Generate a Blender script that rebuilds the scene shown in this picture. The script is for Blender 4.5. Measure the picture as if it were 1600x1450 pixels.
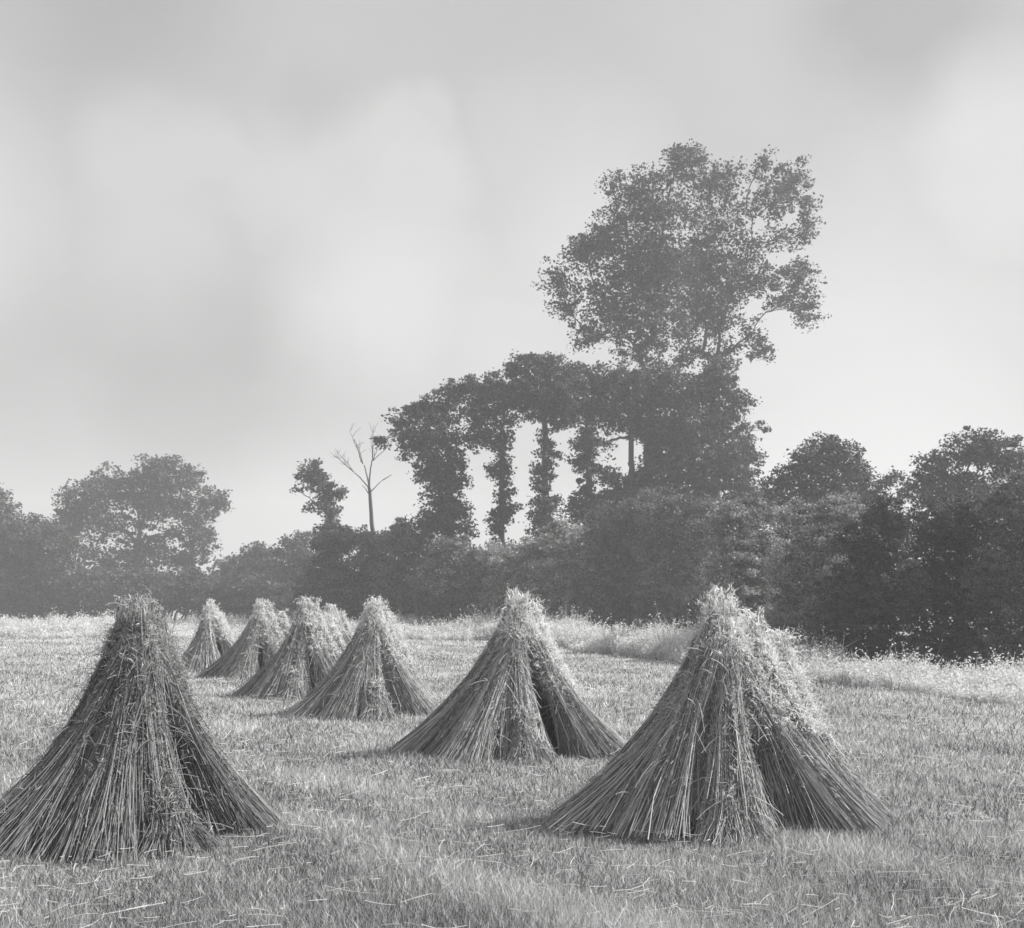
import bpy, math, random
import numpy as np
from mathutils import Vector

# ------------------------------------------------------------------ clearing
for o in list(bpy.data.objects):
    bpy.data.objects.remove(o, do_unlink=True)
scene = bpy.context.scene
COL = scene.collection
R = math.radians

# ------------------------------------------------------------------ camera
F = 1900.0            # focal length in pixels of a 1600 px wide picture
CAMH = 1.6            # eye height, metres
HOR = 940.0           # row of the horizon in that picture
cam_data = bpy.data.cameras.new('camera')
cam = bpy.data.objects.new('camera', cam_data)
COL.objects.link(cam)
cam.location = (0, 0, CAMH)
cam.rotation_euler = (R(90), 0, 0)
cam_data.sensor_width = 36.0
cam_data.lens = F / 1600 * 36
cam_data.shift_y = (HOR - 725) / 1600
cam_data.clip_end = 3000
scene.camera = cam

# ------------------------------------------------------------------ sky, sun, exposure
SUN_AZ, SUN_EL = R(84), R(43)          # azimuth measured from +Y towards +X
world = bpy.data.worlds.new('World')
scene.world = world
world.use_nodes = True
wn, wl = world.node_tree.nodes, world.node_tree.links
wn.clear()
w_out = wn.new('ShaderNodeOutputWorld')
w_bg = wn.new('ShaderNodeBackground')
w_sky = wn.new('ShaderNodeTexSky')
w_sky.sky_type = 'NISHITA'
w_sky.sun_disc = False
w_sky.sun_elevation = SUN_EL
w_sky.sun_rotation = SUN_AZ
w_sky.dust_density = 4.0
w_bw = wn.new('ShaderNodeRGBToBW')
wl.new(w_sky.outputs[0], w_bw.inputs[0])
w_tc = wn.new('ShaderNodeTexCoord')


def wmath(op, a, b=None, c=None, clamp=False):
    n = wn.new('ShaderNodeMath'); n.operation = op; n.use_clamp = clamp
    for i, v in enumerate((a, b, c)):
        if v is None: continue
        if isinstance(v, (int, float)): n.inputs[i].default_value = v
        else: wl.new(v, n.inputs[i])
    return n.outputs[0]


# wobble the direction a little, then soft clouds as smooth caps plus noise
w_nz = wn.new('ShaderNodeTexNoise'); w_nz.inputs['Scale'].default_value = 7.0
w_nz.inputs['Detail'].default_value = 5.0; w_nz.inputs['Roughness'].default_value = 0.55
wl.new(w_tc.outputs['Generated'], w_nz.inputs['Vector'])
w_sub = wn.new('ShaderNodeVectorMath'); w_sub.operation = 'SUBTRACT'
wl.new(w_nz.outputs['Color'], w_sub.inputs[0]); w_sub.inputs[1].default_value = (.5, .5, .5)
w_scl = wn.new('ShaderNodeVectorMath'); w_scl.operation = 'SCALE'
wl.new(w_sub.outputs[0], w_scl.inputs[0]); w_scl.inputs['Scale'].default_value = 0.075
w_add = wn.new('ShaderNodeVectorMath'); w_add.operation = 'ADD'
wl.new(w_tc.outputs['Generated'], w_add.inputs[0]); wl.new(w_scl.outputs[0], w_add.inputs[1])
w_nrm = wn.new('ShaderNodeVectorMath'); w_nrm.operation = 'NORMALIZE'
wl.new(w_add.outputs[0], w_nrm.inputs[0])


def cap(px, py, r_out, r_in):
    d = Vector(((px - 800) / F, 1, (HOR - py) / F)).normalized()
    n = wn.new('ShaderNodeVectorMath'); n.operation = 'DISTANCE'
    wl.new(w_nrm.outputs[0], n.inputs[0]); n.inputs[1].default_value = d
    m = wn.new('ShaderNodeMapRange'); m.interpolation_type = 'SMOOTHSTEP'
    wl.new(n.outputs['Value'], m.inputs['Value'])
    m.inputs['From Min'].default_value = r_out / F; m.inputs['From Max'].default_value = r_in / F
    return m.outputs[0]


clouds = None
for (px, py, ro, ri, amt) in [(240, 245, 150, 50, .26), (325, 262, 110, 30, .24), (400, 330, 150, 20, .30), (665, 212, 84, 40, .26), (612, 222, 105, 45, .32), (540, 240, 120, 35, .30), (640, 290, 150, 50, .38), (480, 300, 170, 20, .32), (600, 440, 280, 20, .50),
                              (250, 400, 220, 20, .30), (930, 380, 300, 20, .50), (1330, 560, 420, 40, .5), (800, 520, 260, 20, .34), (1150, 80, 300, 20, .12), (520, 870, 300, 20, .30),
                              (-120, 330, 260, 60, .4), (1560, 260, 200, 60, .4)]:
    c = wmath('MULTIPLY', cap(px, py, ro, ri), amt)
    clouds = c if clouds is None else wmath('MAXIMUM', clouds, c)
w_n2 = wn.new('ShaderNodeTexNoise'); w_n2.inputs['Scale'].default_value = 3.0
w_n2.inputs['Detail'].default_value = 8.0; w_n2.inputs['Roughness'].default_value = 0.6
w_mp = wn.new('ShaderNodeMapping'); w_mp.inputs['Scale'].default_value = (1, 1, 2.2)
wl.new(w_tc.outputs['Generated'], w_mp.inputs[0]); wl.new(w_mp.outputs[0], w_n2.inputs['Vector'])
wisps = wmath('MULTIPLY', wmath('SUBTRACT', w_n2.outputs['Fac'], .5), .5)
gloom = None
for (px, py, ro, ri, amt) in [(300, 610, 330, 20, .42), (1400, -10, 220, 10, .5), (180, -20, 260, 10, .3), (470, 130, 90, 10, .12), (90, 640, 300, 40, .2)]:
    c = wmath('MULTIPLY', cap(px, py, ro, ri), amt)
    gloom = c if gloom is None else wmath('MAXIMUM', gloom, c)
mask = wmath('SUBTRACT', wmath('ADD', clouds, wisps), gloom)
mask = wmath('MAXIMUM', wmath('MINIMUM', mask, 1.0), -.35)
SKY_MUL, CLOUD = 1.0, 8.2
lo = wmath('ADD', wmath('MULTIPLY', w_bw.outputs[0], 0.15), 4.9)      # clear sky behind high veil cloud
mixv = wmath('ADD', lo, wmath('MULTIPLY', mask, 3.2))
wl.new(mixv, w_bg.inputs['Color'])
w_bg.inputs['Strength'].default_value = 0.068
wl.new(w_bg.outputs[0], w_out.inputs[0])

sun_d = bpy.data.lights.new('sun', 'SUN')
sun_d.energy = 5.0; sun_d.angle = R(0.6); sun_d.color = (1, 0.995, 0.985)
sun = bpy.data.objects.new('sun', sun_d); COL.objects.link(sun)
to_sun = Vector((math.sin(SUN_AZ) * math.cos(SUN_EL), math.cos(SUN_AZ) * math.cos(SUN_EL), math.sin(SUN_EL)))
sun.rotation_euler = to_sun.to_track_quat('Z', 'Y').to_euler()
sun.location = to_sun * 200

scene.view_settings.view_transform = 'Standard'
scene.view_settings.look = 'None'
scene.view_settings.exposure = 0.58
scene.view_settings.gamma = 1.0
scene.render.engine = 'CYCLES'
scene.cycles.filter_width = 1.6
scene.cycles.max_bounces = 6
scene.cycles.volume_bounces = 1
scene.render.resolution_x = 1024; scene.render.resolution_y = 928

rng = np.random.default_rng(7)


def W(px, py, D):
    return ((px - 800) / F * D, D, CAMH + (HOR - py) / F * D)


# ------------------------------------------------------------------ materials (all grey: the picture is black and white)
def mat_tone(name, dark, light, rough=.7, translucent=0.0, spec=.25, noise=0.0, nscale=3.0):
    """diffuse material whose base colour runs dark..light by the 'tone' attribute of each blade / leaf"""
    m = bpy.data.materials.new(name); m.use_nodes = True
    n, l = m.node_tree.nodes, m.node_tree.links
    n.clear()
    out = n.new('ShaderNodeOutputMaterial')
    at = n.new('ShaderNodeAttribute'); at.attribute_name = 'tone'
    fac = at.outputs['Fac']
    if noise:
        g = n.new('ShaderNodeNewGeometry')
        nz = n.new('ShaderNodeTexNoise'); nz.inputs['Scale'].default_value = nscale
        nz.inputs['Detail'].default_value = 3
        l.new(g.outputs['Position'], nz.inputs['Vector'])
        a = n.new('ShaderNodeMath'); a.operation = 'MULTIPLY_ADD'
        l.new(nz.outputs['Fac'], a.inputs[0]); a.inputs[1].default_value = noise; a.inputs[2].default_value = -noise / 2
        b = n.new('ShaderNodeMath'); b.operation = 'ADD'; b.use_clamp = True
        l.new(fac, b.inputs[0]); l.new(a.outputs[0], b.inputs[1]); fac = b.outputs[0]
    mr = n.new('ShaderNodeMapRange'); l.new(fac, mr.inputs['Value'])
    mr.inputs['To Min'].default_value = dark; mr.inputs['To Max'].default_value = light
    cc = n.new('ShaderNodeCombineColor')
    for i in range(3): l.new(mr.outputs[0], cc.inputs[i])
    bs = n.new('ShaderNodeBsdfPrincipled')
    l.new(cc.outputs[0], bs.inputs['Base Color'])
    bs.inputs['Roughness'].default_value = rough
    bs.inputs['Specular IOR Level'].default_value = spec
    last = bs.outputs[0]
    if translucent:
        tr = n.new('ShaderNodeBsdfTranslucent'); l.new(cc.outputs[0], tr.inputs['Color'])
        mx = n.new('ShaderNodeMixShader'); mx.inputs[0].default_value = translucent
        l.new(bs.outputs[0], mx.inputs[1]); l.new(tr.outputs[0], mx.inputs[2]); last = mx.outputs[0]
    l.new(last, out.inputs['Surface'])
    return m


M = dict(
    straw=mat_tone('straw', .07, .72, .6, .12, .3, .35, 9.0),
    heads=mat_tone('grain_heads', .66, .97, .75, .4, .2),
    straw_dark=mat_tone('shade_tinted_straw', .035, .42, .65, .08, .25, .35, 9.0),  # darker straw copy: shade on the near-left stook put into the colour
    heads_dark=mat_tone('shade_tinted_grain_heads', .25, .62, .75, .3, .2),  # same for its grain heads, shade painted in as a darker tone
    leaf_mid=mat_tone('hedge_leaves', .045, .22, .55, .3, .3),
    twine=mat_tone('twine', .2, .4),
    stubble=mat_tone('stubble', .05, .95, .65, .35, .25, .35, .9),
    tallgrass=mat_tone('tall_grass', .26, .86, .7, .4, .2, .4, .5),
    leaf=mat_tone('leaves', .03, .11, .55, .25, .3),
    leaf_pale=mat_tone('pale_leaves', .10, .42, .55, .3, .3),
    bark=mat_tone('bark', .05, .11, .9),
)


def ground_mat():
    m = bpy.data.materials.new('soil_and_stubble'); m.use_nodes = True
    n, l = m.node_tree.nodes, m.node_tree.links
    bs = n['Principled BSDF']
    g = n.new('ShaderNodeNewGeometry')
    a = n.new('ShaderNodeTexNoise'); a.inputs['Scale'].default_value = 14; a.inputs['Detail'].default_value = 8
    a.inputs['Roughness'].default_value = .75
    b = n.new('ShaderNodeTexNoise'); b.inputs['Scale'].default_value = .35; b.inputs['Detail'].default_value = 4
    for t in (a, b): l.new(g.outputs['Position'], t.inputs['Vector'])
    ad = n.new('ShaderNodeMath'); ad.operation = 'ADD'
    l.new(a.outputs['Fac'], ad.inputs[0]); l.new(b.outputs['Fac'], ad.inputs[1])
    mr = n.new('ShaderNodeMapRange'); l.new(ad.outputs[0], mr.inputs['Value'])
    mr.inputs['From Min'].default_value = .7; mr.inputs['From Max'].default_value = 1.3
    mr.inputs['To Min'].default_value = .12; mr.inputs['To Max'].default_value = .55
    cc = n.new('ShaderNodeCombineColor')
    for i in range(3): l.new(mr.outputs[0], cc.inputs[i])
    l.new(cc.outputs[0], bs.inputs['Base Color'])
    bs.inputs['Roughness'].default_value = .95; bs.inputs['Specular IOR Level'].default_value = .1
    bp = n.new('ShaderNodeBump'); bp.inputs['Distance'].default_value = .03; bp.inputs['Strength'].default_value = .8
    l.new(a.outputs['Fac'], bp.inputs['Height']); l.new(bp.outputs[0], bs.inputs['Normal'])
    return m


M['ground'] = ground_mat()


# ------------------------------------------------------------------ mesh helpers
class Mesh:
    """collects vertices, faces (each batch of one face size) and a tone per vertex"""
    def __init__(self):
        self.v, self.f, self.t, self.n = [], [], [], 0

    def add(self, v, f, t):
        v = np.asarray(v, np.float32).reshape(-1, 3)
        f = np.asarray(f, np.int64)
        t = np.broadcast_to(np.asarray(t, np.float32), (len(v),)) if np.ndim(t) == 0 else np.asarray(t, np.float32).ravel()
        self.v.append(v); self.f.append(f + self.n); self.t.append(t); self.n += len(v)

    def build(self, name, mat, parent=None, origin=None, smooth=False):
        v = np.concatenate(self.v)
        if origin is not None: v = v - np.asarray(origin, np.float32)
        loops = np.concatenate([f.ravel() for f in self.f]).astype(np.int32)
        tot = np.concatenate([np.full(len(f), f.shape[1], np.int32) for f in self.f])
        start = np.concatenate([[0], np.cumsum(tot)[:-1]]).astype(np.int32)
        me = bpy.data.meshes.new(name)
        me.vertices.add(len(v)); me.vertices.foreach_set('co', v.ravel())
        me.loops.add(len(loops)); me.loops.foreach_set('vertex_index', loops)
        me.polygons.add(len(tot)); me.polygons.foreach_set('loop_start', start)
        me.polygons.foreach_set('loop_total', tot)
        if smooth: me.polygons.foreach_set('use_smooth', np.ones(len(tot), bool))
        me.update(calc_edges=True)
        at = me.attributes.new('tone', 'FLOAT', 'POINT')
        at.data.foreach_set('value', np.concatenate(self.t))
        me.materials.append(mat)
        o = bpy.data.objects.new(name, me); COL.objects.link(o)
        if parent is not None: o.parent = parent
        if origin is not None and parent is None: o.location = origin
        return o


def unit(a):
    return a / np.maximum(np.linalg.norm(a, axis=-1, keepdims=True), 1e-9)


def tubes(ms, P, rad, tone, sides=3):
    """P (N,S,3) paths, rad (N,S) radii, tone (N,)"""
    N, S, _ = P.shape
    T = unit(P[:, -1] - P[:, 0])
    ref = np.where(np.abs(T[:, 2:3]) > .9, np.array([[1., 0, 0]]), np.array([[0., 0, 1.]]))
    U = unit(np.cross(T, ref)); V = np.cross(T, U)
    ang = np.arange(sides) * 2 * np.pi / sides
    ring = U[:, None, :] * np.cos(ang)[None, :, None] + V[:, None, :] * np.sin(ang)[None, :, None]
    v = P[:, :, None, :] + ring[:, None] * rad[:, :, None, None]
    idx = np.arange(N * S * sides).reshape(N, S, sides)
    a = idx[:, :-1]; b = idx[:, 1:]
    f = np.stack([a, np.roll(a, -1, 2), np.roll(b, -1, 2), b], -1).reshape(-1, 4)
    ms.add(v, f, np.repeat(tone, S * sides))


def leaves(ms, C, hl, hw, tone, axis=None, flat=.5):
    """pointed leaf faces, slightly folded"""
    N = len(C)
    A = unit(rng.normal(size=(N, 3)) * (1, 1, .7) if axis is None else axis)
    B = unit(np.cross(A, unit(rng.normal(size=(N, 3)) + (0, 0, flat))))
    Nn = np.cross(A, B)
    hl = np.broadcast_to(hl, (N,))[:, None]; hw = np.broadcast_to(hw, (N,))[:, None]
    v = np.stack([C - A * hl, C + B * hw + Nn * hw * .3, C + A * hl, C - B * hw + Nn * hw * .3], 1)
    f = np.arange(N * 4).reshape(N, 4)
    ms.add(v, f, np.repeat(tone, 4))


def add_blades(ms, v, tone):
    N = len(v); i = np.arange(N)[:, None] * 5
    n0 = ms.n
    ms.add(v, i + np.array([0, 1, 2, 4]), np.repeat(tone, 5))
    ms.f.append(i + np.array([2, 3, 4]) + n0)


def tag(o, label=None, cat=None, group=None, kind=None):
    if label: o['label'] = label
    if cat: o['category'] = cat
    if group: o['group'] = group
    if kind: o['kind'] = kind
    return o


def empty(name, loc):
    o = bpy.data.objects.new(name, None); COL.objects.link(o); o.location = loc
    o.empty_display_size = .3
    return o


# ------------------------------------------------------------------ field, lie of the land
def edge_D(x):
    """distance at which the stubble stops and the tall grass of the headland begins"""
    return np.interp(x, [-60, -14, 0, 6.5, 12, 60], [58, 54, 50, 22, 12, -60])


def ragged(x):
    return .6 * np.sin(x * 1.1 + 2) + .4 * np.sin(x * 2.3) + .35 * np.sin(x * 4.7 + 1) + .2 * np.sin(x * 11.3)


def gz(x, y):
    return .03 * np.sin(x * .7 + 1) * np.cos(y * .45) + .02 * np.sin(x * 1.9 + y * 1.3)


gx = np.concatenate([np.linspace(-280, -32, 32), np.linspace(-30, 30, 121), np.linspace(32, 280, 32)])
gy = np.concatenate([np.linspace(-30, 2, 6), np.linspace(3, 70, 135), np.linspace(74, 330, 40)])
X, Y = np.meshgrid(gx, gy, indexing='ij')
Z = gz(X, Y)
ms = Mesh()
I = np.arange(X.size).reshape(X.shape)
ms.add(np.stack([X, Y, Z], -1), np.stack([I[:-1, :-1], I[1:, :-1], I[1:, 1:], I[:-1, 1:]], -1).reshape(-1, 4), .5)
tag(ms.build('ground', M['ground'], smooth=True), kind='structure')

# stubble and short undergrowth: stuff
ms = Mesh()
N = 820000
u = rng.random(N)
D = (5.0 ** -.75 + u * (60. ** -.75 - 5.0 ** -.75)) ** (-1 / .75)
x = (rng.random(N) * 2 - 1) * (D * .46 + 1.2)
k = D < edge_D(x) + .3 + rng.normal(size=N) * .5 + ragged(x)
D, x = D[k], x[k]; N = len(D)
patch = np.sin(x * 1.7 + np.sin(D * 1.1) * 2) * np.sin(D * 1.3 + x * .6) + .6 * np.sin(x * 4.3 + D * 3.1)
h = rng.uniform(.03, .11, N) * (1 + .25 * patch)
w = np.maximum(.0015, D * .00025) * rng.uniform(.6, 1.5, N)
base = np.stack([x, D, gz(x, D) - .01], -1)
ang = rng.random(N) * 2 * np.pi
side = np.stack([np.cos(ang), np.sin(ang), np.zeros(N)], -1)
lean = rng.normal(size=(N, 3)) * .55; lean[:, 2] = 1
tip = base + unit(lean) * h[:, None]
bend = base + unit(lean + rng.normal(size=(N, 3)) * .25) * (h * .55)[:, None]
v = np.stack([base - side * w[:, None], base + side * w[:, None], bend + side * w[:, None] * .8, tip, bend - side * w[:, None] * .8], 1)
tone = np.clip(rng.beta(.6, 1.15, N) + .13 * patch, 0, 1)
add_blades(ms, v, tone)
tag(ms.build('stubble', M['stubble']), 'short pale stubble and grass covering the cut field', 'stubble', kind='stuff')

# loose straw lying on the stubble
ms = Mesh()
N = 6500
D = (5.0 ** -.75 + rng.random(N) * (45. ** -.75 - 5.0 ** -.75)) ** (-1 / .75)
x = (rng.random(N) * 2 - 1) * (D * .46 + 1)
k = (D < edge_D(x)) & (rng.random(N) < .5 + .5 * np.sin(x * 1.1 + 2) * np.sin(D * .9)); D, x = D[k], x[k]; N = len(D)
L = rng.gamma(2.2, .04, N) + .03; ang = rng.random(N) * np.pi
S = 4; tt = np.linspace(-.5, .5, S)
d = np.stack([np.cos(ang), np.sin(ang), rng.normal(size=N) * .16], -1)
cur = np.stack([-np.sin(ang), np.cos(ang), rng.normal(size=N) * .5], -1) * (rng.normal(size=N) * .25)[:, None]
P = np.stack([x, D, gz(x, D) + rng.uniform(.05, .10, N)], -1)[:, None] + (d * L[:, None])[:, None] * tt[None, :, None] \
    + (cur * L[:, None])[:, None] * (tt ** 2)[None, :, None]
tubes(ms, P, np.broadcast_to(np.maximum(.0016, D * .00022)[:, None], (N, S)), rng.uniform(.6, 1, N))
tag(ms.build('loose_straw', M['stubble']), 'loose straws lying scattered over the stubble', 'straw', kind='stuff')

# tall uncut grass between field and hedge
ms = Mesh()
N = 230000
x = rng.uniform(-34, 17, N)
eD = edge_D(x)
D = eD + ragged(x) + np.abs(rng.normal(size=N)) * -.25 + rng.random(N) ** 1.2 * np.interp(x, [-20, 0, 4, 8, 12], [14, 9, 6, 5, 5])
k = (D > 9) & (np.abs(x) < D * .46 + 1); x, D, eD = x[k], D[k], eD[k]; N = len(D)
clump = np.sin(x * 2.1) * np.sin(D * 1.7 + x) + .5 * np.sin(x * 5.3 + D * 2.2)
rightness = np.interp(x, [-8, -1, 2, 6], [.65, 1.0, 1.1, .8])
h = np.clip(.62 + .16 * clump + rng.normal(size=N) * .13 + .14 * np.sin(x * .8 + 2 * np.sin(D * .5)), .2, 1.3) * rightness * np.interp(D - eD, [-1, 0, 1.2, 3, 8], [.3, .5, .8, 1.0, 1.15]) * np.where(rng.random(N) < .06, rng.uniform(1.1, 1.5, N), rng.uniform(.55, 1.05, N)) * (1 + .22 * np.sin(x * 3.1 + D * 1.3) * np.sin(x * 1.3 - D * 2.3))
w = np.maximum(.004, D * .00038) * rng.uniform(.6, 1.4, N)
base = np.stack([x, D, gz(x, D) - .01], -1)
ang = rng.random(N) * 2 * np.pi
side = np.stack([np.cos(ang), np.sin(ang), np.zeros(N)], -1)
lean = rng.normal(size=(N, 3)) * .28; lean[:, 2] = 1
u1 = unit(lean)
droop = np.stack([rng.normal(size=N) * .5, rng.normal(size=N) * .5, -.15 * np.ones(N)], -1)
p1 = base + u1 * (h * .6)[:, None]
p2 = base + unit(u1 + droop * .35) * h[:, None]
ww = w[:, None]
v = np.stack([base - side * ww, base + side * ww, p1 + side * ww, p2, p1 - side * ww], 1)
tone = np.clip(rng.beta(2, 2, N) * .8 + .1 * clump + .1, 0, 1)
add_blades(ms, v, tone)
k = rng.random(N) < .6                       # feathery seed heads
C = p2[k]; C = np.repeat(C, 3, 0) + rng.normal(size=(3 * k.sum(), 3)) * np.array([.04, .04, .05])
leaves(ms, C, .03, np.repeat(w[k], 3) * 1.4, np.clip(np.repeat(tone[k], 3) + .25, 0, 1), flat=0)
tag(ms.build('tall_grass', M['tallgrass']), 'tall pale seeding grass between the cut field and the hedge', 'grass', kind='stuff')


# ------------------------------------------------------------------ stooks of corn sheaves
def Rprof(t, rb, rm, rh):
    low = rm + (rb - rm) * np.clip(1 - t / .55, 0, 1) ** 1.35
    return np.where(t < .55, low, rm + (rh - rm) * np.clip((t - .55) / .5, 0, 1) ** .8)


def sheaf(stook, org, foot, head, H, rb, rb2, n=900, rm=.11, rh=.055, headfrac=1.0, thick=.0024, label=None, droop=1.0, dark=False):
    """foot, head: local (x,y) of the two ends of the bundle; rb radius of butts along the lean, rb2 across it"""
    foot = np.array(foot, float); head = np.array(head, float)
    ld = foot - head; ld = ld / (np.linalg.norm(ld) + 1e-6); pd = np.array([-ld[1], ld[0]])
    ms = Mesh()

    def centre(t):
        return head[None] + (foot - head)[None] * (np.clip(1 - t, 0, 1) ** 1.12)[..., None]

    def at(t, a, b):
        """a,b offsets in the unit disc along / across the lean"""
        c = head + (foot - head) * (np.clip(1 - t, 0, 1.2) ** 1.12)[..., None]
        q = a * Rprof(t, rb, rm, rh)
        r = b * Rprof(t, rb2, rm * 1.15, rh)
        xy = c + q[..., None] * ld + r[..., None] * pd
        return np.concatenate([xy, (t * H)[..., None]], -1)
    # inner body
    S, K = 12, 18
    tt = np.linspace(-.02, .93, S); th = np.arange(K) * 2 * np.pi / K
    T, TH = np.meshgrid(tt, th, indexing='ij')
    core = at(T, np.cos(TH) * .80, np.sin(TH) * .80)
    idx = np.arange(S * K).reshape(S, K)
    f = np.stack([idx[:-1], np.roll(idx[:-1], -1, 1), np.roll(idx[1:], -1, 1), idx[1:]], -1).reshape(-1, 4)
    ms.add(core, f, .22)
    ms.add(np.concatenate([core[-1], at(np.array([.97]), np.zeros(1), np.zeros(1))]),
           np.stack([np.arange(K), (np.arange(K) + 1) % K, np.full(K, K)], -1), .22)
    # stalks
    rr = rng.random(n) ** .22; th = rng.random(n) * 2 * np.pi
    a, b = rr * np.cos(th), rr * np.sin(th)
    tend = np.where(rng.random(n) < 1 - .45 * droop, np.where(rng.random(n) < .12, rng.uniform(.98, 1.08, n), rng.uniform(.84, 1.0, n)), rng.uniform(.48, .88, n))
    lump = rng.uniform(0, 6, 3)
    lob = .08 * np.sin(th * 5 + lump[0]) + .06 * np.sin(th * 9 + lump[1]) + .05 * np.sin(th * 16 + lump[2])
    a, b = a * (1 + lob), b * (1 + lob)
    tend = np.where(rng.random(n) < .02, rng.uniform(1.05, 1.16, n), tend)
    t0 = rng.uniform(-.01, .05, n) + np.where(rng.random(n) < .25, rng.uniform(0, .25, n), 0)
    S = 6
    t = t0[:, None] + (tend - t0)[:, None] * np.linspace(0, 1, S)[None]
    jit = rng.normal(size=(n, 2)) * np.where(rng.random((n, 1)) < .5, rng.uniform(.2, .5, (n, 1)), .09)
    s = np.linspace(0, 1, S)[None]
    A = a[:, None] + jit[:, :1] * (s - .5) * 1.3 + rng.normal(size=(n, 1)) * .04
    B = b[:, None] + jit[:, 1:] * (s - .5) * 1.5
    bow = rng.normal(size=(n, 2)) * .09
    A = A + bow[:, :1] * np.sin(s * np.pi); B = B + bow[:, 1:] * np.sin(s * np.pi * 1.5)
    A = np.clip(A, -1.12, 1.12)
    P = at(t, A, B)
    P[..., 2] = np.maximum(P[..., 2], .004)
    rad = np.broadcast_to((thick * rng.uniform(.6, 1.4, n))[:, None], (n, S))
    tone = np.clip(rng.beta(1.3, 1.7, n) + lob * .9, 0, 1)
    tubes(ms, P, rad, tone)
    # stray and bent straws
    m = n // 6
    i = rng.integers(0, n, m)
    p0 = P[i, rng.integers(1, S, m)]
    d = unit(unit(P[i, 0] - P[i, -1]) * rng.choice([-.4, .9], m)[:, None] + rng.normal(size=(m, 3)) * .55)
    L = rng.uniform(.08, .3, m)
    s = np.linspace(0, 1, 4)
    Q = p0[:, None] + d[:, None] * (L[:, None] * s)[..., None]; Q[..., 2] -= (s ** 2)[None] * (L * .35)[:, None]
    Q[..., 2] = np.maximum(Q[..., 2], .01)
    tubes(ms, Q, np.full((m, 4), thick * .9), rng.uniform(.5, 1, m))
    # torn leaf blades matted over the bundle
    m = int(n * 5)
    t = rng.beta(2.2, 1.3, m) * .97
    th = rng.random(m) * 2 * np.pi
    q0 = at(t, np.cos(th) * 1.03, np.sin(th) * 1.03)
    q1 = at(np.maximum(t - .1, 0), np.cos(th) * 1.03, np.sin(th) * 1.03)
    leaves(ms, q0 + rng.normal(size=(m, 3)) * .014, rng.uniform(.01, .05, m), thick * rng.uniform(.7, 1.5, m), rng.beta(1.3, 1.6, m),
           axis=unit(unit(q1 - q0) + rng.normal(size=(m, 3)) * (.3 + .9 * t[:, None])), flat=0)
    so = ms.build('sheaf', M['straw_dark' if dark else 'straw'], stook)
    if label: so['label'] = label
    # grain heads
    ms = Mesh()
    k = rng.random(n) < headfrac * min(1, .22 + .78 * droop)
    tip = P[k, -1]; dr = unit(P[k, -1] - P[k, -2]); m = len(tip)
    outw = np.concatenate([(a[k, None] * ld + b[k, None] * pd), np.zeros((m, 1))], 1)
    dr = unit(dr + outw * .5 * droop + rng.normal(size=(m, 3)) * .42)
    L = rng.uniform(.07, .13, m)
    s = np.linspace(0, 1, 4)
    Q = tip[:, None] + dr[:, None] * (L[:, None] * s)[..., None]
    Q[..., 2] -= (s ** 2)[None] * (L * rng.uniform(.1, .8, m))[:, None]
    prof = np.array([.35, 1, .8, .12])[None] * (thick * rng.uniform(1.5, 2.6, m))[:, None]
    tt = rng.uniform(.3, 1, m)
    tubes(ms, Q, prof, tt)
    c = 7                                            # loose spikelets round each head
    j = rng.integers(0, 4, (m, c))
    C = Q[np.arange(m)[:, None], j] + rng.normal(size=(m, c, 3)) * .018
    ax = unit(np.repeat(dr, c, 0) + rng.normal(size=(m * c, 3)) * .7)
    leaves(ms, C.reshape(-1, 3), rng.uniform(.011, .03, m * c), thick * 1.15, np.repeat(tt, c) * rng.uniform(.7, 1, m * c), axis=ax, flat=0)
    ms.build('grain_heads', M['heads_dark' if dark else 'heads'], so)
    # twine
    ms = Mesh()
    K = 28; th = np.linspace(0, 2 * np.pi, K)
    tb = np.full(K, .50)
    ring = at(tb, np.cos(th) * 1.04, np.sin(th) * 1.04)
    for dz in (0, .008):
        r2 = ring.copy(); r2[:, 2] += dz
        for a_, b_ in zip(r2[:-1], r2[1:]):
            tubes(ms, np.stack([a_, b_])[None], np.full((1, 2), .004), np.array([.5]), 4)
    ms.build('twine_band', M['twine'], so)


LAY = [  # foot, head, height, butt radius along, across, share of low hanging heads
    ((-.73, -.02), (-.01, -.01), 1.40, .44, .36, .05),      # broad left front
    ((-.45, -.38), (.0, -.03), 1.42, .32, .32, .04),        # front left
    ((.0, -.50), (.02, -.05), 1.38, .24, .26, .06),         # front, left of the dark gap
    ((.70, -.20), (.08, .03), 1.46, .38, .27, 1.0),         # right front, past the dark gap
    ((.78, .26), (.18, .16), 1.38, .34, .28, 1.4),
    ((.84, .72), (.34, .38), 1.22, .30, .28, 1.5),
    ((-.66, .48), (.0, .10), 1.45, .36, .36, .3),
    ((-.22, .96), (.14, .36), 1.24, .34, .34, .6),
    ((.40, 1.10), (.32, .48), 1.14, .30, .30, 1.0),
]
LAY_WIDE = LAY[:4] + [((.82, .26), (.26, .18), 1.36, .34, .28, 1.5), ((.90, .62), (.52, .42), 1.18, .30, .28, 1.6)] + LAY[6:8] + [((.50, 1.05), (.48, .50), 1.12, .30, .30, 1.2)]


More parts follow.
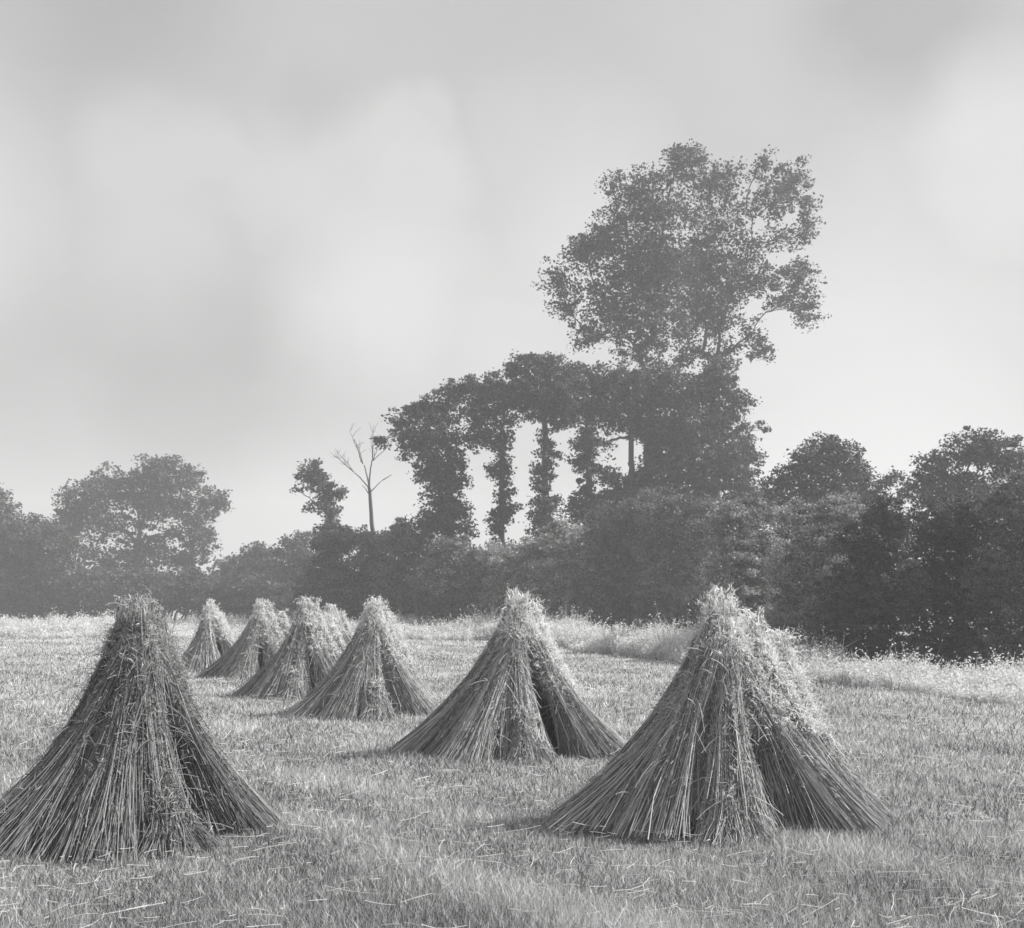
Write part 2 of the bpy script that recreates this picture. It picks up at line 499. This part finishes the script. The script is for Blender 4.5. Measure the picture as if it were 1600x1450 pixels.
def make_stook(px, base_py, label, sx=1.0, sz=1.0, rot=0.0, n=900, top_dx=0.0, mini=True, lay=LAY, jitter=.05, thick=.0024, dark=False):
    D = CAMH * F / (base_py - HOR) + .45
    X0 = (px - 800) / F * D
    st = empty('stook', (X0, D, 0))
    tag(st, label, 'stook', 'stooks of corn sheaves standing on the stubble field')
    st.rotation_euler = (0, 0, rot)
    for k, (f, h, H, rb, rb2, dr) in enumerate(lay):
        f = (f[0] * sx + rng.normal() * jitter, f[1] + rng.normal() * jitter)
        h = (h[0] + top_dx + rng.normal() * jitter * .4, h[1] + rng.normal() * jitter * .4)
        sheaf(st, None, f, h, H * sz * rng.uniform(.97, 1.03), rb * rng.uniform(.95, 1.1), rb2 * rng.uniform(.95, 1.1), n=n, thick=thick, droop=dr, dark=dark)
    if mini:     # small short bundle propped in front of the opening
        sheaf(st, None, (.04, -.72), (.02, -.40), .50 * sz, .16, .24, n=int(n * .5), rm=.09, rh=.04, headfrac=.12, thick=thick, dark=dark,
              label='short small sheaf propped in front of the opening')
    return st


make_stook(1120, 1303, 'large near stook on the right, pale ears spilling down its sunlit right side', sx=1.12, sz=.99, rot=R(-4), n=1500, lay=LAY_WIDE)
make_stook(806, 1190, 'tall pointed stook in the middle with a dark gap left of its right sheaf', sx=1.14, sz=1.0, rot=R(8), n=1300, thick=.0028)
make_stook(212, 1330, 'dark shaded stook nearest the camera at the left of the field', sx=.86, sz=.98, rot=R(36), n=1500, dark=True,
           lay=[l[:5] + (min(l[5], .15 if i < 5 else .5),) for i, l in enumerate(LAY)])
make_stook(580, 1122, 'steep blunt topped stook just left of the middle pointed one', sx=.92, sz=1.0, rot=R(14), n=1000, thick=.0032)
make_stook(474, 1092, 'slender stook with a bright slanting row of ears, left of the blunt topped stook', sx=.98, sz=.98, rot=R(-8), n=900, thick=.0036)
make_stook(396, 1062, 'rounded stook with a bushy pale head, right one of the overlapping far pair', sx=1.05, sz=.98, rot=R(-12), n=800, thick=.0042, top_dx=.1)
make_stook(332, 1052, 'slim far stook overlapped by the rounded bushy headed one', sx=.8, sz=.96, rot=R(20), n=700, thick=.0046, top_dx=-.1, mini=False)
make_stook(512, 1022, 'smallest far stook, mostly hidden between the slender and the blunt topped stooks', sx=.75, sz=.9, rot=R(-10), n=600, thick=.0052, mini=False)


# ------------------------------------------------------------------ trees and bushes
def limb(ms, a, b, r0, r1, wob=.08, segs=7, tone=.5, sides=6):
    a, b = np.array(a, float), np.array(b, float)
    s = np.linspace(0, 1, segs)
    L = np.linalg.norm(b - a)
    off = np.cumsum(rng.normal(size=(segs, 3)) * wob * L / segs, 0); off -= off[-1:] * s[:, None]; off[0] = 0
    P = a + (b - a) * s[:, None] + off
    P[:, 2] += np.sin(s * np.pi) * L * .04
    for i in range(1):
        tubes(ms, P[None], (r0 + (r1 - r0) * s)[None], np.array([tone]), sides)
    return P


def tree(name, label, cat, D, base, blobs, group, mat='leaf', lai=5.0, leaf=2.5, clump=11.0, trunk_px=None, fork=None,
         tone=(.0, 1.0), limbs=True, dz=1.0, twig=True, foot=False):
    """base: (px) of the foot; blobs: (px, py, rx, ry[, lai factor]) in the 1600 px picture at distance D.
    trunk_px: trunk width in px; fork: height (py) where limbs start"""
    s = D / F
    bx = (base - 800) * s
    root = empty(name, (bx, D, 0))
    tag(root, label, cat, group)
    org = np.array([bx, D, 0])
    ms = Mesh()
    tr = Mesh()
    tw = (trunk_px or 8) * s / 2
    fk = np.array([bx, D, CAMH + (HOR - fork) * s]) if fork else np.array([bx, D, .8])
    if trunk_px:
        Pt = limb(tr, (bx, D, -.2), fk, tw * 1.35, tw, wob=.05, segs=9, sides=9)
    if foot:      # bush: leafy right down to the ground
        xs = [b[0] for b in blobs]; low = max(b[1] + b[3] * .6 for b in blobs); gy_ = HOR + CAMH / s - 6
        hh = max(14, (gy_ - low) / 2 + 10)
        for xx in np.arange(min(xs) - 14, max(xs) + 30, 34):
            blobs = blobs + [(xx, gy_ - hh + rng.normal() * 3, 28, hh), (xx + 12, low - 4, 28, 18)]
    fine = []
    for bl in blobs:
        if bl[3] > 1.35 * bl[2] and bl[3] > 24 and not foot:      # slim ivy column: break it into uneven tufts
            k = int(bl[3] * 2 / max(bl[2], 12)) + 1
            for i in range(k):
                fine.append((bl[0] + rng.normal() * bl[2] * .22, bl[1] - bl[3] + (i + .5) * 2 * bl[3] / k, bl[2] * rng.uniform(.6, 1.35), bl[3] / k * rng.uniform(1.0, 1.7)) + tuple(bl[4:]))
        else: fine.append(bl)
    blobs = fine
    allc = []
    for bl in blobs:
        px, py, rx, ry = bl[:4]; rx, ry = rx * 1.1, ry * 1.1; lf = bl[4] if len(bl) > 4 else 1.0
        c = np.array([(px - 800) * s, D + rng.normal() * .35 * min(rx, ry) * s, CAMH + (HOR - py) * s])
        dep = (rx * ry) ** .5 * dz
        rad = np.array([rx, dep, ry]) * s
        nl = int(math.pi * rx * ry * lai * lf / (2 * leaf * leaf * .68))
        nc = max(5, int(rx * ry * (rx * ry) ** .5 / clump ** 3 * 2.6))
        nc = min(nc, 700)
        u = unit(rng.normal(size=(nc, 3))) * (rng.random(nc) ** .45 * rng.choice([1, 1, 1.12], nc))[:, None]
        cc = c + u * rad * .93
        cc[:, 2] = np.maximum(cc[:, 2], .15)
        per = max(4, nl // nc)
        wgt = rng.uniform(.1, 1.9, nc)
        tone_c = rng.normal(size=nc) * .28
        idx = np.repeat(np.arange(nc), (per * wgt).astype(int) + 1)
        cr = clump * s * rng.uniform(.5, 1.5, nc)
        g = unit(rng.normal(size=(len(idx), 3))) * (rng.random(len(idx)) ** .5 * 1.15)[:, None]
        C = cc[idx] + g * cr[idx, None] * (1, 1, .62)
        C[:, 2] = np.maximum(C[:, 2], .03)
        hl = leaf * s * rng.uniform(.6, 1.35, len(idx))
        t = np.clip(rng.uniform(tone[0], tone[1], len(idx)) * .75 + tone_c[idx] + .12, 0, 1)
        leaves(ms, C, hl, hl * .68, t)
        allc.append((c, cc, nc))
    nodes = [(fk, tw * .9)]
    if trunk_px: nodes += [(Pt[6], tw), (Pt[7], tw)]
    for c, cc, nc in sorted(allc, key=lambda q: np.linalg.norm(q[0] - fk)):
        if not limbs: break
        if not trunk_px:
            q = limb(tr, (bx + (c[0] - bx) * .5, D, 0), c, tw * .5, tw * .16, wob=.25, segs=8, sides=5)
        else:
            best = min(nodes, key=lambda nd: np.linalg.norm(nd[0] - c) + .55 * np.linalg.norm(nd[0] - fk) + (5 * s * 20 if nd[0][2] > c[2] + 1 else 0))
            r0 = best[1] * .8
            q = limb(tr, best[0], c, r0, max(r0 * .5, tw * .16), wob=.32, segs=9, sides=6)
            nodes += [(q[i], r0 + (max(r0 * .5, tw * .16) - r0) * i / 8) for i in (3, 5, 7, 8)]
        if twig:
            for j in rng.permutation(nc)[:min(nc, 22)]:
                limb(tr, q[rng.integers(4, 8)], cc[j], tw * .09, tw * .03, wob=.3, segs=5, sides=3)
    tr.build('trunk' if trunk_px else 'stems', M['bark'], root, org)
    ms.build('crown' if trunk_px else 'foliage', M[mat], root, org)
    return root


GT = 'trees along the hedgerow behind the field'
GB = 'bushes of the hedge behind the field'

# the two towering elms
tree('elm_tree', 'left one of the two towering elms, its crown reaching out over the lower trees', 'tree', 66, 1016,
     [(1000, 305, 55, 34, .8), (958, 284, 20, 18, .8), (965, 335, 38, 20, .9), (1060, 262, 40, 26, .9), (1035, 345, 55, 34, 1), (985, 395, 70, 38, 1.2),
      (915, 395, 34, 28, 1), (868, 440, 26, 32, .65), (885, 480, 30, 28, .55), (930, 450, 40, 34, .6), (1000, 450, 55, 46, 1.15), (960, 500, 46, 38, .9),
      (1025, 510, 50, 40, 1.1), (912, 525, 24, 26, .7), (1045, 415, 50, 50, 1.2), (995, 550, 40, 26, .7), (940, 370, 30, 22, 1.1)],
     GT, lai=3.0, trunk_px=14, fork=600, clump=12)
tree('elm_tree', 'right one of the two towering elms, with bare limbs and open sky through its crown', 'tree', 69, 1112,
     [(1080, 248, 32, 20, .9), (1110, 285, 48, 32, .8), (1140, 270, 26, 18, .6), (1188, 258, 18, 18, .8), (1243, 276, 26, 28, 1.1), (1212, 315, 34, 26, 1), (1165, 320, 34, 20, .35),
      (1262, 330, 18, 26, .7), (1225, 372, 38, 22, .45), (1262, 365, 16, 22, .6), (1120, 350, 48, 36, .6), (1175, 385, 40, 28, .45), (1095, 410, 46, 44, 1.2), (1140, 440, 48, 40, 1.1),
      (1190, 440, 36, 26, .8), (1245, 435, 34, 26, 1), (1235, 470, 40, 16, .8), (1262, 490, 24, 20, .9), (1085, 480, 44, 42, 1.2), (1130, 495, 30, 36, .9),
      (1178, 520, 24, 24, .5), (1190, 553, 20, 20, .8), (1140, 550, 22, 22, .6), (1080, 545, 36, 28, .8)],
     GT, lai=2.8, trunk_px=14, fork=560, clump=12)
tree('leafy_tree', 'dense broad tree rising in front of the feet of the two towering elms', 'tree', 62, 1090,
     [(1030, 590, 44, 26), (1120, 588, 34, 26), (985, 600, 30, 20), (1060, 620, 48, 36), (1115, 610, 42, 32), (1075, 670, 60, 40), (1130, 660, 36, 32), (1160, 685, 24, 18, .6), (1110, 720, 66, 44), (1045, 735, 50, 40),
      (1150, 740, 32, 26), (1170, 705, 16, 14, .5), (1178, 668, 20, 9, .6), (1166, 632, 14, 9, .6), (1184, 715, 16, 9, .5), (1090, 790, 80, 44), (1172, 775, 30, 26), (1010, 790, 46, 40), (1040, 680, 36, 34), (1150, 625, 16, 18, .6)],
     GT, lai=5, trunk_px=12, fork=760)
# the row of lower elms, ivy on their trunks, sky between them
tree('ivy_clad_elm', 'leftmost of the lower elms, its crown leaning out towards the dead tree', 'tree', 60, 702,
     [(600, 688, 18, 10, .8), (628, 662, 24, 22, .8), (658, 645, 28, 20, .9), (650, 690, 30, 26), (690, 640, 34, 28), (705, 605, 26, 16, .8), (690, 690, 34, 36), (672, 735, 30, 30),
      (705, 740, 28, 36), (690, 790, 32, 40), (715, 820, 28, 36), (672, 825, 30, 30)],
     GT, lai=5, trunk_px=10, fork=700)
tree('ivy_clad_elm', 'lower elm whose thin ivy clad trunk borders the tall slit of sky on its left', 'tree', 61, 785,
     [(735, 615, 32, 26), (768, 600, 30, 22), (790, 635, 38, 30), (750, 655, 32, 26), (742, 690, 20, 18, .7), (775, 680, 26, 18, .8), (787, 715, 12, 34, 1), (786, 775, 14, 36), (784, 825, 20, 34),
      (768, 738, 14, 8, .6)],
     GT, lai=4.8, trunk_px=8, fork=690)
tree('ivy_clad_elm', 'lower elm whose leafy trunk stands between the tall and the narrow slit of sky', 'tree', 60, 851,
     [(806, 600, 26, 26), (820, 570, 26, 18, .9), (855, 575, 36, 24), (840, 620, 42, 32), (880, 610, 36, 34), (870, 655, 30, 20), (852, 700, 14, 32), (848, 755, 19, 36), (848, 810, 26, 34), (866, 640, 30, 24)],
     GT, lai=5, trunk_px=9, fork=660)
tree('ivy_clad_elm', 'lower elm right of the narrow slit of sky, with a bare forked limb', 'tree', 61, 918,
     [(905, 590, 36, 24), (940, 600, 34, 28), (920, 640, 44, 32), (915, 690, 22, 28), (915, 740, 20, 34), (912, 800, 30, 36), (945, 760, 18, 30, .6)],
     GT, lai=5, trunk_px=9, fork=670)
tree('ivy_clad_elm', 'rightmost of the lower elms, its top tucked under the towering elms', 'tree', 62, 985,
     [(975, 600, 34, 28), (1005, 625, 36, 30), (965, 645, 36, 30), (1000, 665, 30, 20), (1022, 705, 20, 30), (985, 765, 34, 26), (960, 800, 36, 34), (1010, 770, 30, 36), (950, 690, 10, 24, .4)],
     GT, lai=5, trunk_px=8, fork=640)

# small round elm left, dead tree
tree('young_elm', 'small slender elm with a ragged leaning crown, left of the dead tree', 'tree', 74, 517,
     [(488, 728, 18, 14), (474, 752, 18, 12, .9), (495, 750, 22, 18), (462, 765, 10, 6, .8), (510, 770, 22, 16), (530, 768, 12, 10, .8), (500, 795, 22, 10, .8), (515, 800, 16, 16), (517, 822, 15, 14), (515, 840, 26, 20)],
     GT, lai=4.4, trunk_px=7, fork=800, clump=9)


def dead_tree():
    D = 70; s = D / F
    def p(px, py, dy=0): return np.array([(px - 800) * s, D + dy, CAMH + (HOR - py) * s])
    root = empty('dead_tree', (p(586, 940)[0], D, 0))
    tag(root, 'bare dead tree with leafless upswept branches against the sky', 'tree', GT)
    org = np.array(root.location)
    ms = Mesh()
    limb(ms, p(594, 940), p(582, 825), 5 * s, 3.6 * s, .03, tone=.6)
    limb(ms, p(582, 828), p(577, 762), 3.6 * s, 2.6 * s, .03, tone=.6)
    br = Mesh()
    mains = [((577, 764), (567, 725), 1.5), ((577, 764), (583, 720), 1.5), ((577, 764), (553, 738), 1.2)]
    ends = {0: [(552, 685), (560, 700), (548, 676)], 1: [(584, 690), (590, 700), (612, 690), (583, 668)], 2: [(526, 716), (518, 708), (536, 728), (524, 702)]}
    for i, (a, b, r) in enumerate(mains):
        q = limb(br, p(*a), p(*b, rng.normal() * .6), r * s, r * .6 * s, .1, tone=.6)
        for e in ends[i]:
            q2 = limb(br, p(*b, 0), p(*e, rng.normal()), r * .5 * s, .25 * s, .12, tone=.6, sides=5)
            for _ in range(3):
                st = q2[rng.integers(2, 7)]
                limb(br, st, st + np.array([rng.normal() * 9, rng.normal() * 8, 6 + rng.random() * 12]) * s, .4 * s, .15 * s, .2, tone=.6, sides=4)
    for a, b in (((578, 770), (598, 750)), ((598, 750), (612, 742)), ((580, 775), (566, 758))):
        limb(br, p(*a), p(*b), .9 * s, .4 * s, .15, tone=.6, sides=4)
    ms.build('trunk', M['bark'], root, org)
    br.build('branches', M['bark'], root, org)


dead_tree()

# left group, far and hazy
tree('oak_tree', 'wide hazy oak at the far left, sky showing under its crown', 'tree', 108, 215,
     [(240, 742, 34, 26), (285, 755, 36, 26), (325, 780, 30, 20, .8), (350, 785, 18, 12, .5), (255, 785, 40, 26), (305, 805, 36, 24, .9), (215, 770, 34, 30), (225, 815, 30, 20, .7),
      (320, 845, 26, 30), (282, 835, 22, 14, .6), (262, 722, 24, 14, .8), (300, 735, 24, 14, .8), (290, 875, 34, 26), (225, 865, 36, 30), (170, 760, 40, 34), (130, 790, 40, 36), (165, 820, 44, 30, .8), (100, 830, 30, 30), (180, 880, 44, 34)],
     GT, lai=4.2, trunk_px=12, fork=850)
FB = 'far bushes and low trees at the left'
for (px, bl, D, lab) in [
    (400, [(398, 868, 24, 18), (375, 890, 34, 26), (420, 885, 28, 24)], 104, 'low hazy bush in the dip of skyline right of the wide oak'),
    (458, [(465, 845, 26, 14), (450, 870, 28, 20), (478, 875, 26, 24), (460, 910, 40, 28)], 96, 'flat topped hazy bush left of the small slender elm'),
    (260, [(215, 915, 50, 28), (265, 920, 46, 28), (310, 915, 40, 30)], 92, 'long low bush at the foot of the wide hazy oak'),
    (370, [(345, 925, 40, 26), (395, 925, 44, 28), (440, 930, 36, 26)], 88, 'dark low bush behind the overlapping far stooks'),
    (60, [(30, 840, 50, 36), (85, 860, 50, 40), (10, 900, 60, 40), (90, 910, 60, 36), (150, 920, 50, 30)], 95, 'spreading bush left of the wide hazy oak'),
    (-40, [(-40, 800, 60, 50), (-90, 850, 60, 60), (0, 870, 50, 50)], 100, 'round topped bush at the far left end of the hedge'),
]:
    tree('bush', lab, 'bush', D, px, bl, GB, lai=6, dz=1.2, limbs=True, twig=False, foot=True)

# dark bushes under the small elm and dead tree, then the hedge running right and nearer
for (px, bl, D, lab, mt) in [
    (520, [(505, 850, 24, 20), (540, 845, 30, 20), (515, 890, 36, 34), (545, 915, 44, 34), (490, 915, 34, 30)], 66, 'dark bush round the trunk of the small slender elm', 'leaf_mid'),
    (590, [(565, 840, 24, 16, .8), (590, 860, 34, 28), (575, 905, 44, 40)], 65, 'dark bush at the foot of the dead tree', 'leaf_mid'),
    (635, [(628, 822, 18, 14, .8), (622, 845, 30, 20), (650, 860, 34, 32), (630, 905, 44, 40)], 62, 'bush with a small pointed top right of the dead tree', 'leaf_mid'),
    (715, [(705, 870, 40, 30), (690, 910, 44, 40), (740, 905, 44, 42)], 58, 'rounded bush under the leftmost lower elm', 'leaf_mid'),
    (800, [(785, 880, 46, 34), (830, 870, 36, 28), (810, 915, 56, 38)], 57, 'grey rounded bush below the tall slit of sky', 'leaf_pale'),
    (885, [(862, 838, 26, 20), (890, 850, 44, 32), (870, 905, 52, 44), (920, 900, 44, 44)], 56, 'grey feathery bush below the narrow slit of sky', 'leaf_pale'),
    (970, [(950, 822, 36, 28), (1002, 805, 40, 32), (955, 855, 44, 34), (1000, 860, 44, 40), (975, 910, 58, 44)], 54, 'broad dark bush right of the feathery grey bush', 'leaf_mid'),
    (1060, [(1040, 800, 46, 36), (1096, 812, 44, 34), (1045, 850, 46, 36), (1085, 850, 40, 36), (1060, 910, 58, 50)], 51, 'dark bush at the foot of the towering elms', 'leaf_mid'),
    (1165, [(1140, 812, 34, 30), (1190, 796, 34, 24), (1150, 840, 40, 36), (1140, 885, 44, 50), (1195, 870, 44, 50), (1160, 940, 56, 40)], 38, 'pale round shouldered bush behind the large near stook', 'leaf_pale'),
    (1275, [(1242, 812, 34, 30), (1312, 802, 36, 28), (1270, 840, 46, 36), (1250, 890, 46, 46), (1305, 890, 50, 50), (1260, 950, 54, 36)], 33, 'wide pale bush in front of the round topped tree', 'leaf_pale'),
    (1365, [(1350, 850, 44, 40), (1388, 812, 36, 34), (1390, 860, 44, 44), (1340, 930, 54, 50), (1390, 930, 50, 60), (1310, 975, 44, 34), (1365, 1000, 50, 30)], 27, 'darkest leafy bush, nearest of the hedge at the right', 'leaf'),
    (1480, [(1460, 830, 50, 50), (1510, 820, 50, 50), (1450, 920, 60, 60), (1520, 920, 60, 70), (1480, 1010, 70, 40)], 28, 'tall dark bush right of the darkest leafy bush', 'leaf'),
    (1610, [(1590, 800, 60, 60), (1650, 800, 60, 60), (1580, 910, 66, 70), (1650, 920, 60, 80), (1600, 1020, 80, 50)], 26.5, 'bush at the far right end of the hedge', 'leaf_mid'),
]:
    tree('bush', lab, 'bush', D, px, bl, GB, mat=mt, lai=8, dz=1.2, limbs=True, twig=False, leaf=2.0, foot=True)
tree('round_topped_tree', 'round topped tree standing behind the pale bushes right of the towering elms', 'tree', 49, 1295,
     [(1295, 692, 24, 16, .7), (1270, 715, 34, 24), (1315, 715, 34, 24, .9), (1245, 740, 32, 22), (1345, 735, 26, 18, .8), (1215, 765, 26, 22), (1290, 755, 46, 26), (1350, 765, 40, 26),
      (1385, 750, 22, 14, .6), (1270, 790, 50, 28), (1340, 800, 50, 30), (1200, 790, 30, 26)],
     GT, lai=4.8, trunk_px=12, fork=840)
tree('spreading_tree', 'spreading tree rising behind the far right end of the hedge', 'tree', 46, 1500,
     [(1470, 730, 40, 26), (1520, 700, 46, 30), (1570, 715, 40, 30), (1440, 765, 36, 26), (1500, 765, 50, 34), (1570, 775, 50, 36), (1620, 740, 40, 36)],
     GT, lai=4.8, trunk_px=12, fork=840)

# ------------------------------------------------------------------ haze
def haze():
    me = bpy.data.meshes.new('haze')
    x0, x1, y0, y1, z0, z1 = -290, 290, -40, 340, -1.1, 30
    vs = [(x, y, z) for x in (x0, x1) for y in (y0, y1) for z in (z0, z1)]
    fs = [(0, 1, 3, 2), (4, 6, 7, 5), (0, 4, 5, 1), (2, 3, 7, 6), (0, 2, 6, 4), (1, 5, 7, 3)]
    me.from_pydata(vs, [], fs); me.update()
    m = bpy.data.materials.new('haze'); m.use_nodes = True
    n, l = m.node_tree.nodes, m.node_tree.links; n.clear()
    out = n.new('ShaderNodeOutputMaterial'); v = n.new('ShaderNodeVolumePrincipled')
    v.inputs['Color'].default_value = (.97, .97, .97, 1)
    v.inputs['Density'].default_value = 0.0020
    v.inputs['Anisotropy'].default_value = .2
    l.new(v.outputs[0], out.inputs['Volume'])
    me.materials.append(m)
    o = bpy.data.objects.new('haze', me); COL.objects.link(o)
    tag(o, 'pale summer haze filling the air', 'haze', kind='stuff')


haze()
